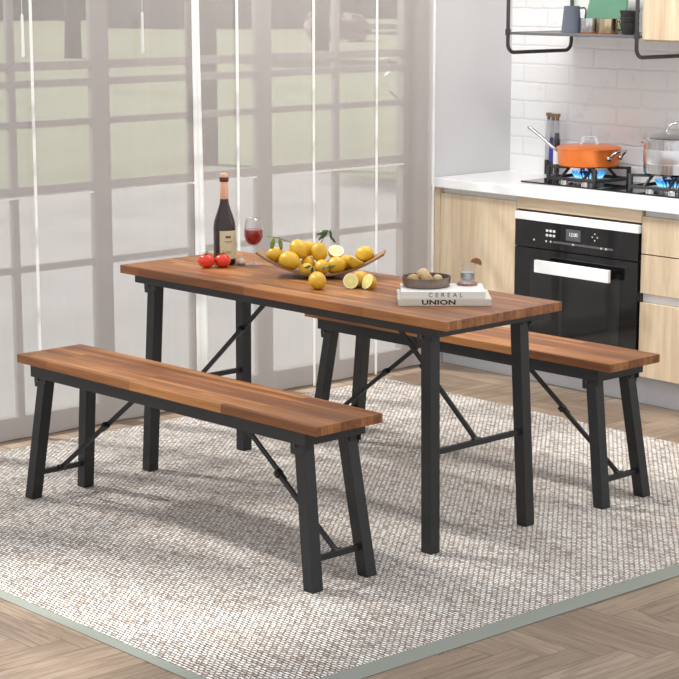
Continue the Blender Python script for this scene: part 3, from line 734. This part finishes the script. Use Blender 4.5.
va = -42  # direction from the bottle to the viewer
lb_ = new_obj('paper_label', patch(.0414, va - 22, va + 92, .022, .125), 'label', root, smooth=False)
b = patch(.0417, va + 8, va + 36, .098, .107, 6)
new_obj('crest', b, 'ink', lb_)
for z, w in ((.086, 22), (.081, 16), (.048, 18), (.043, 12)):
    new_obj('print_line', patch(.0417, va + 24 - w, va + 24 + w, z, z + .0018, 8), 'ink', lb_)
# wine glass
root = empty('wine_glass', (-5.405, 4.447, ZTT)); tag(root, 'stemmed wine glass half full of red wine beside the bottle', 'glass')
b = BM(); lathe(b, [(0, 0), (.030, 0), (.030, .0015), (.012, .004), (.0045, .009), (.0036, .03), (.0036, .055), (.006, .064), (.018, .072), (.030, .086), (.0355, .105), (.0345, .130), (.029, .166), (.0282, .168), (.0278, .166), (.0335, .130), (.0345, .105), (.029, .087), (.017, .0735), (0, .069)], 48)
new_obj('glass_body', b, 'glass', root, smooth=True)
tm = NT('red_wine'); pr = tm.pr(Base_Color=(.36, .008, .02), Roughness=.05, Transmission_Weight=.15, IOR=1.33); MAT['wine'] = tm.m
b = BM(); lathe(b, [(0, .0700), (.017, .0742), (.0285, .0876), (.0338, .105), (.0330, .128), (0, .128)], 48); sharp(new_obj('red_wine', b, 'wine', root), 60)
# tomatoes
MAT['tomato'] = simple('tomato_skin', (.72, .045, .018), .22, 0, .12, 12); MAT['calyx'] = simple('tomato_green', (.10, .20, .05), .6)
def tomato(x, y, s, rz, tilt, lab):
    root = empty('tomato', (x, y, ZTT), rz); tag(root, lab, 'tomato', 'red tomatoes on the table')
    b = BM(); N = 14; prof = []
    for i in range(N + 1):
        t = -PI / 2 + PI * i / N; r = .030 * math.cos(t) ** .85 if abs(math.cos(t)) > 1e-6 else 0; z = .0255 * math.sin(t)
        if i > N * .8: z -= .004 * (i / N - .8) / .2
        prof.append((max(r, 0), z + .0255))
    lathe(b, prof, 40)
    for v in b.verts:
        a = math.atan2(v.co.y, v.co.x); v.co.xy *= 1 + .025 * math.cos(5 * a)
    bmesh.ops.scale(b, vec=(s, s, s), verts=b.verts)
    bod = new_obj('flesh', b, 'tomato', root, smooth=True); bod.rotation_euler = (tilt, 0, 0)
    b = BM()
    for k in range(5):
        a = 2 * PI * k / 5; leaf_mesh(b, (0, 0, .0475 * s), (math.cos(a), math.sin(a), .55), .024, .007, curl=.3)
    tube(b, [(0, 0, .045 * s), (.002, 0, .054 * s), (.005, .001, .060 * s)], [.0024, .002, .0022], 7)
    new_obj('calyx', b, 'calyx', bod)
tomato(-5.455, 4.268, 1.02, .3, 0, 'red tomato with upright green calyx, left of the pair')
tomato(-5.421, 4.318, .96, 1.2, -.25, 'red tomato touching the wine bottle, right of the pair')
# garlic
MAT['garlic'] = simple('garlic_skin', (.66, .56, .44), .6, 0, .15, 60)
b = BM(); lathe(b, [(0, 0), (.010, .0), (.0165, .007), (.0160, .015), (.009, .022), (.003, .028), (.002, .036), (0, .0365)], 36)
for v in b.verts:
    a = math.atan2(v.co.y, v.co.x); v.co.xy *= 1 + .07 * abs(math.cos(3.5 * a))
tag(new_obj('garlic_bulb', b, 'garlic', None, (-5.432, 4.409, ZTT), smooth=True), 'small beige garlic bulb between the wine bottle and the glass', 'garlic')

# curved wooden tray
MAT['traywood'] = oak('walnut_tray', (.20, .10, .05), (.44, .27, .15), 'x', 1.3, .45)
TA = R(43); TC = Vector((-5.033, 4.445, ZTT)); root = empty('fruit_tray', TC, TA); tag(root, 'long upward-curving wooden tray heaped with lemons', 'tray')
b = BM(); HL = .222; N = 28; K = 10; topr = []; botr = []
def tray_z(s, v, w): return .004 + .082 * abs(s) ** 2.0 + .012 * (v) ** 2 * (1 - abs(s) ** 2)
for i in range(N + 1):
    s = -1 + 2 * i / N; w = .088 * (1 - .42 * abs(s) ** 1.8); rt = []; rb = []
    for k in range(K + 1):
        v = -1 + 2 * k / K; x = HL * s; z = tray_z(s, v, w)
        rt.append(b.verts.new((x, v * w, z + .004))); rb.append(b.verts.new((x + .002 * s, v * w * .98, z - .004)))
    topr.append(rt); botr.append(rb)
for i in range(N):
    for k in range(K):
        b.faces.new((topr[i][k], topr[i + 1][k], topr[i + 1][k + 1], topr[i][k + 1])); b.faces.new((botr[i][k + 1], botr[i + 1][k + 1], botr[i + 1][k], botr[i][k]))
    b.faces.new((topr[i + 1][0], topr[i][0], botr[i][0], botr[i + 1][0])); b.faces.new((topr[i][K], topr[i + 1][K], botr[i + 1][K], botr[i][K]))
for k in range(K):
    b.faces.new((topr[0][k], topr[0][k + 1], botr[0][k + 1], botr[0][k])); b.faces.new((topr[N][k + 1], topr[N][k], botr[N][k], botr[N][k + 1]))
sharp(new_obj('tray_body', b, 'traywood', root), 50)
def tray_top(x, y):
    q = Matrix.Rotation(-TA, 2) @ Vector((x - TC.x, y - TC.y)); s = max(-1, min(1, q.x / HL)); w = .088 * (1 - .42 * abs(s) ** 1.8); v = max(-1, min(1, q.y / w))
    return TC.z + tray_z(s, v, w) + .004

# lemons
def peel_mat():
    t = NT('lemon_peel'); t.pr(Roughness=.38, Subsurface_Weight=.08); t.p.inputs['Subsurface Radius'].default_value = (.01, .006, .002)
    v = t.coord('Object'); f = t.noise(v, 22, 3); t.l(t.ramp(f, [(.3, (.56, .30, .010)), (.7, (.70, .42, .022))]), t.p.inputs['Base Color'])
    vo = t.n('ShaderNodeTexVoronoi'); vo.inputs['Scale'].default_value = 420; t.l(v, vo.inputs['Vector']); t.bump(vo.outputs['Distance'], .25, .001); return t.m
MAT['peel'] = peel_mat()
def cut_mat():
    t = NT('lemon_flesh'); t.pr(Roughness=.3)
    v = t.coord('Object'); s = t.n('ShaderNodeSeparateXYZ'); t.l(v, s.inputs[0])
    at2 = t.n('ShaderNodeMath', operation='ARCTAN2'); t.l(s.outputs[1], at2.inputs[0]); t.l(s.outputs[2], at2.inputs[1])
    m = t.n('ShaderNodeMath', operation='MULTIPLY'); t.l(at2.outputs[0], m.inputs[0]); m.inputs[1].default_value = 4.5
    sn = t.n('ShaderNodeMath', operation='SINE'); t.l(m.outputs[0], sn.inputs[0]); ab = t.n('ShaderNodeMath', operation='ABSOLUTE'); t.l(sn.outputs[0], ab.inputs[0])
    cb = t.n('ShaderNodeCombineXYZ'); t.l(s.outputs[1], cb.inputs[0]); t.l(s.outputs[2], cb.inputs[1])
    ln = t.n('ShaderNodeVectorMath', operation='LENGTH'); t.l(cb.outputs[0], ln.inputs[0])
    seg = t.ramp(ab.outputs[0], [(.10, (.90, .86, .55)), (.28, (.80, .72, .16)), (1, (.86, .78, .22))])
    ring = t.ramp(ln.outputs['Value'], [(0.0, (1, 1, 1)), (.0035, (1, 1, 1)), (.0045, (0, 0, 0)), (.0205, (0, 0, 0)), (.0215, (1, 1, 1))])
    t.l(t.mix(seg, (.92, .87, .60), ring), t.p.inputs['Base Color']); return t.m
MAT['cut'] = cut_mat()
def lemon_prof(a=.036, r=.0275, n=22):
    out = []
    for i in range(n + 1):
        t = -1 + 2 * i / n; base = r * max(0, 1 - abs(t / .93) ** 2.25) ** .52 if abs(t) < .93 else 0
        nip = .0085 * max(0, 1 - ((abs(t) - .86) / .14) ** 2) ** .5 if abs(t) > .78 else 0
        out.append((0 if i in (0, n) else max(base, nip), t * a))
    return out
def lemon_bm(half=False):
    b = BM(); pr_ = lemon_prof()
    if half: pr_ = [p for p in pr_ if p[1] <= 1e-9] + [(.0272, .0006), (0, .0006)]
    lathe(b, pr_, 32)
    for v in b.verts:
        v.co += Vector(noise.noise_vector(v.co * 40)) * .0012 if not half or v.co.z < -.002 else Vector()
    bmesh.ops.transform(b, matrix=Matrix.Rotation(R(90), 4, 'Y'), verts=b.verts)   # long axis -> x, tip at +x
    return b
def half_lemon(): pass
proto = None; hproto = None
def lemon(p, dirv, lab, s=1., half=False, grp='lemons in and around the tray'):
    global proto, hproto
    src = hproto if half else proto
    if src is None:
        if half:
            o = sharp(new_obj('lemon_half', lemon_bm(True), 'peel'), 60)
            b = BM(); lathe(b, [(0, 0), (.0258, 0), (.0262, .0008), (0, .0012)], 36); bmesh.ops.transform(b, matrix=Matrix.Rotation(R(90), 4, 'Y'), verts=b.verts)
            new_obj('cut_face', b, 'cut', o, (.0006, 0, 0)); hproto = o
        else: o = new_obj('lemon', lemon_bm(), 'peel', smooth=True); proto = o
    else: o = copy_tree(src)
    o.location = p; d_ = Vector(dirv).normalized(); o.rotation_mode = 'QUATERNION'; o.rotation_quaternion = d_.to_track_quat('X', 'Z'); o.scale = (s, s, s)
    tag(o, lab, 'lemon', 'halved lemons' if half else grp); return o
def V(*a): return Vector(a)
right = V(math.cos(R(48)), math.sin(R(48)), 0); back = V(-math.sin(R(48)), math.cos(R(48)), 0)
l1 = lemon((-5.089, 4.385, .840), right * .6 - back * .6 + up * -.5, 'large whole lemon on top left of the heap, carrying the leafy twig', 1.12)
lemon((-5.120, 4.455, .836), right + up * .3, 'whole lemon half hidden behind the large one on top of the heap', 1.0)
lemon((-5.085, 4.350, .798), right * .9 - back * .4 - up * .2, 'big whole lemon low on the left side of the tray', 1.15)
lemon((-5.148, 4.335, .815), -right * .9 + up * .1 - back * .2, 'orange-shaded lemon pointing left at the left end of the tray', .92)
lemon((-5.064, 4.412, .797), -back + up * -.1 + right * .2, 'shaded whole lemon in the middle of the heap, stem end facing forward', .86)
l6 = lemon((-5.030, 4.375, .780), right * .8 - back * .5, 'small lemon at the front rim of the tray beneath the heap', .86)
l7 = lemon((-5.045, 4.448, .833), -up + right * .1 - back * .3, 'whole lemon standing at the top centre with leaves rising from it', 1.02)
l8 = lemon((-5.000, 4.423, .789), -back + right * .2 - up * .1, 'whole lemon in the front row centre, stem scar facing the viewer', .92)
lemon((-4.985, 4.468, .790), right * .8 + up * .25 - back * .3, 'large whole lemon right of centre below the cut half', 1.08)
lemon((-4.976, 4.525, .791), right * .7 + up * -.2 + back * .2, 'whole lemon leaning behind the right part of the heap', .95)
lemon((-4.952, 4.575, .812), right * .9 - back * .35 + up * .1, 'whole lemon at the right end of the tray', 1.0)
lemon((-5.015, 4.500, .836), -back * .6 + up * .75 + right * .1, 'cut lemon half resting on top of the heap, face up', 1.02, True)
lemon((-4.950, 4.530, .803), up * .8 + right * .45 + back * .1, 'cut lemon half lying with its pale face up at the right of the tray', 1.0, True)
lemon((-4.831, 4.250, ZTT + .0285), -back + right * .35 - up * .25, 'whole lemon on the table in front of the tray, tip toward viewer', 1.05)
lemon((-4.771, 4.385, ZTT + .0265), right * .8 + back * .5 + up * .3, 'whole lemon on the table behind the two cut halves', .96)
lemon((-4.757, 4.334, ZTT + .0265), -back + up * .18 - right * .12, 'cut lemon half on the table facing forward, nearest the tray', .97, True)
lemon((-4.718, 4.374, ZTT + .0245), -right * .75 - back * .55 + up * .45, 'cut lemon half on the table with bright face turned left', 1.0, True)
LEM = [o for o in COL.objects if o.get('category') == 'lemon']
def relax():
    P = {o: Vector(o.location) for o in LEM}; Rr = {o: .0262 * o.scale[0] for o in LEM}
    intray = {o: (P[o] - Vector((-5.03, 4.45, P[o].z))).length < .19 and o.location.z > ZTT + .03 for o in LEM}
    for it in range(80):
        for i, a_ in enumerate(LEM):
            for c_ in LEM[i + 1:]:
                d_ = P[c_] - P[a_]; m = (Rr[a_] + Rr[c_]) * .985 - d_.length
                if m > 0: d_.normalize(); P[a_] -= d_ * m * .5; P[c_] += d_ * m * .5
        for o in LEM:
            if intray[o]:
                zmin = tray_top(P[o].x, P[o].y) + Rr[o] * 1.0
                if P[o].z < zmin: P[o].z = zmin
            else: P[o].z = max(P[o].z, ZTT + Rr[o] * .96)
    for o in LEM: o.location = P[o]
relax(); bpy.context.view_layer.update()
MAT['leaf'] = simple('lemon_leaf', (.045, .10, .02), .38, 0, .3, 60); MAT['leafpale'] = simple('pale_lemon_leaf', (.20, .30, .06), .4, 0, .3, 40); MAT['twig'] = simple('green_twig', (.10, .15, .04), .6)
def sprig(par, pts, leaves, mat='leaf'):
    inv = (Matrix.LocRotScale(par.location, par.rotation_quaternion, par.scale)).inverted()
    b = BM(); tube(b, [inv @ Vector(p) for p in pts], .0012, 6); new_obj('twig', b, 'twig', par, smooth=True)
    R3 = inv.to_3x3()
    for p, dv, L, w in leaves:
        b = BM(); leaf_mesh(b, inv @ Vector(p), R3 @ Vector(dv), L, w, up=tuple(R3 @ (-back * .8 + up * .4))); new_obj('leaf', b, mat, par, smooth=True)
sprig(l1, [(-5.089, 4.385, .862), (-5.112, 4.360, .872), (-5.130, 4.338, .884), (-5.145, 4.322, .888)],
      [((-5.143, 4.325, .888), -right * .25 - up * .97, .050, .016), ((-5.130, 4.338, .884), right * .15 - up * .98, .042, .015), ((-5.146, 4.320, .889), right * -.6 + up * .1, .020, .008)], 'leafpale')
sprig(l7, [(-5.042, 4.450, .862), (-5.030, 4.455, .885), (-5.015, 4.468, .905), (-5.010, 4.472, .914)],
      [((-5.015, 4.467, .910), -right * .95 - up * .25, .046, .017), ((-5.020, 4.463, .903), -right * .8 - up * .6, .042, .014), ((-5.013, 4.470, .912), right * .12 - up * .99, .036, .010), ((-5.008, 4.472, .888), right * .55 - up * .8, .026, .010)])
sprig(l6, [(-5.020, 4.352, .790), (-4.990, 4.350, .800), (-4.975, 4.353, .802)], [((-4.978, 4.352, .801), -right * .85 - up * .15, .030, .015), ((-4.975, 4.355, .800), -right * .12 - up * .95, .034, .014)])
sprig(l8, [(-4.975, 4.400, .795), (-4.945, 4.405, .790)], [((-4.958, 4.402, .792), right * .9 + up * .25, .036, .014), ((-4.962, 4.402, .791), -right * .9 - up * .2, .016, .008)])

# books
MAT['bookc'] = simple('cream_cover', (.64, .585, .49), .6, 0, .02); MAT['bookw'] = simple('white_cover', (.74, .715, .68), .6, 0, .01); MAT['pages'] = simple('book_pages', (.78, .74, .66), .8, 0, .05, 200)
MAT['ink_b'] = simple('black_ink', (.012, .012, .012), .6, 0, 0); MAT['ink_g'] = simple('grey_ink', (.13, .11, .10), .6, 0, 0)
AB = R(48); A0 = V(-4.405, 4.219, 0)
def book(off, length, depth, z, th, cover, lab, word, size, sx, spc, ink):
    root = empty('book', A0 + right * (off[0] + length / 2) + back * (off[1] + depth / 2) + up * z, AB); tag(root, lab, 'book', 'stacked books')
    hl, hd_ = length / 2, depth / 2; b = BM()
    box2(b, (-hl, -hd_, 0), (hl, hd_, .0022), .0005); box2(b, (-hl, -hd_, th - .0022), (hl, hd_, th), .0005); box2(b, (-hl, -hd_, .002), (hl, -hd_ + .003, th - .002))
    new_obj('cover', b, cover, root)
    new_obj('pages', box2(BM(), (-hl + .003, -hd_ + .0032, .0022), (hl - .003, hd_ - .003, th - .0022)), 'pages', root)
    text(word, size, ink, root, (0 + off[2], -hd_ - .0003, th / 2), (R(90), 0, 0), sx, spc, name='spine_title', bold=.0007 if word == 'UNION' else .0001)
book((0, 0, -.020), .297, .198, ZTT, .0215, 'bookc', 'cream book lettered UNION, underneath on the table', 'UNION', .0205, 1.55, 1.05, 'ink_b')
book((.010, .008, .006), .268, .172, ZTT + .022, .0215, 'bookw', 'white book lettered CEREAL, on top of the cream one', 'CEREAL', .0205, 1.0, 1.75, 'ink_g')
ZB = ZTT + .022 + .0217
# bronze tray bowl
MAT['bronze'] = simple('bronze_bowl', (.20, .15, .12), .38, .5, .25, 30)
root = empty('snack_bowl', (-4.440, 4.378, ZB)); tag(root, 'shallow round bronze bowl of brown balls on the books', 'bowl')
b = BM(); lathe(b, [(0, 0), (.072, 0), (.076, .003), (.0795, .030), (.0800, .032), (.0768, .032), (.0730, .005), (0, .0035)], 56); sharp(new_obj('bowl_body', b, 'bronze', root), 45)
MAT['ball'] = simple('golden_brown_skin', (.46, .29, .12), .6, 0, .2, 90); MAT['ball2'] = simple('pale_brown_skin', (.60, .44, .24), .6, 0, .15, 90)
for off, r, m, lab in (((-.045, -.018), .0195, 'ball', 'golden-brown ball at the left in the bronze bowl'), ((-.010, .025), .0225, 'ball2', 'pale brown ball at the back of the bronze bowl, highest of the four'),
                       ((.000, -.022), .0205, 'ball', 'golden-brown ball at the centre front of the bronze bowl'), ((.036, .004), .0170, 'ball2', 'smallest pale ball at the right in the bronze bowl')):
    b = BM(); bmesh.ops.create_icosphere(b, subdivisions=4, radius=r)
    for v in b.verts: v.co += Vector(noise.noise_vector(v.co * 60 + Vector((off[0] * 99, 0, 0)))) * .0012; v.co.z *= .95
    p = V(-4.440, 4.378, ZB) + right * off[0] + back * off[1] + up * (.0045 + r * .96)
    if r > .022: p.z += .006
    tag(new_obj('round_fruit', b, m, None, p, smooth=True), lab, 'fruit', 'round brown fruits in the bronze bowl')
# tumbler on coaster
MAT['coaster'] = simple('rosewood_coaster', (.30, .15, .11), .5, 0, .2, 60)
cp_ = V(-4.366, 4.492, ZB)
b = BM(); lathe(b, [(0, 0), (.033, 0), (.034, .002), (.034, .005), (.033, .007), (0, .007)], 40); tag(sharp(new_obj('coaster', b, 'coaster', None, cp_), 40), 'round reddish wooden coaster under the tumbler', 'coaster')
root = empty('tumbler', cp_ + up * .0072); tag(root, 'short glass tumbler of clear drink on the coaster', 'glass')
b = BM(); lathe(b, [(0, 0), (.022, 0), (.024, .002), (.0262, .066), (.0256, .067), (.0250, .066), (.0228, .008), (0, .007)], 48); sharp(new_obj('glass_body', b, 'glass', root), 50)
MAT['drink'] = thin_glass('dark_drink', (.72, .74, .75), 2.2, .03, 1.5)
b = BM(); lathe(b, [(0, .0075), (.0225, .0085), (.0240, .034), (0, .034)], 40); sharp(new_obj('drink', b, 'drink', root), 50)
b = BM()
for (x, y, z, a) in ((-.008, .003, .018, .3), (.009, -.004, .020, 1.0)): box(b, (x, y, z), (.015, .015, .015), .002, Matrix.Rotation(a, 3, 'Z'))
MAT['ice'] = simple('ice_cube', (.75, .78, .80), .15, 0, 0); new_obj('ice_cube', b, 'ice', root)
MAT['citrus'] = simple('dried_orange', (.26, .10, .03), .5, 0, .3, 120)
b = BM(); n_ = 16; vs1 = []; vs2 = []
for k in range(n_ + 1):
    a = PI * k / n_; vs1.append(b.verts.new((.019 * math.cos(a), -.0015, .019 * math.sin(a)))); vs2.append(b.verts.new((.019 * math.cos(a), .0015, .019 * math.sin(a))))
b.faces.new(vs1); b.faces.new(vs2[::-1])
for k in range(n_ + 1): b.faces.new((vs1[(k + 1) % (n_ + 1)], vs1[k], vs2[k], vs2[(k + 1) % (n_ + 1)]))
o = new_obj('citrus_slice', b, 'citrus', None, cp_ + up * .0692 + right * .027, rot=(0, R(20), R(48))); tag(o, 'brown dried citrus slice on the rim of the tumbler', 'citrus slice')

# ------------------------------------------------------------------ light, world, camera
ka = bpy.data.lights.new('kitchen_fill', 'AREA'); ka.shape = 'RECTANGLE'; ka.size = 2.6; ka.size_y = .25; ka.energy = 48; ka.color = (1, .97, .93)  # unseen fill light added to brighten the kitchen, has no fixture
ko = bpy.data.objects.new('kitchen_fill', ka); COL.objects.link(ko); ko.location = (-4.9, 5.2, 2.9); ko.rotation_euler = (R(28), 0, 0)
sun = bpy.data.lights.new('sun', 'SUN'); sun.energy = 7.6; sun.angle = R(5); sun.color = (1, .97, .92)
so = bpy.data.objects.new('sun', sun); COL.objects.link(so); az, el = R(22), R(45)
dv = V(math.cos(az) * math.cos(el), math.sin(az) * math.cos(el), -math.sin(el)); so.rotation_mode = 'QUATERNION'; so.rotation_quaternion = dv.to_track_quat('-Z', 'Y'); so.location = (-9, 0, 6)
w = bpy.data.worlds.new('sky'); sc.world = w; w.use_nodes = True
w.node_tree.nodes['Background'].inputs[0].default_value = (.95, .97, 1, 1); w.node_tree.nodes['Background'].inputs[1].default_value = 1.1
cam = bpy.data.cameras.new('camera'); cam.sensor_width = 36; cam.sensor_fit = 'HORIZONTAL'; cam.lens = 1940.77 / 679 * 36; cam.clip_end = 300
co = bpy.data.objects.new('camera', cam); COL.objects.link(co); co.location = (0, 0, 1.7955); co.rotation_euler = (R(90 - 10.7198), 0, R(48)); sc.camera = co
vs_ = sc.view_settings; vs_.view_transform = 'Standard'; vs_.look = 'None'; vs_.gamma = 1; vs_.use_curve_mapping = False; vs_.exposure = 0.0
sc.cycles.max_bounces = 8; sc.cycles.transparent_max_bounces = 24
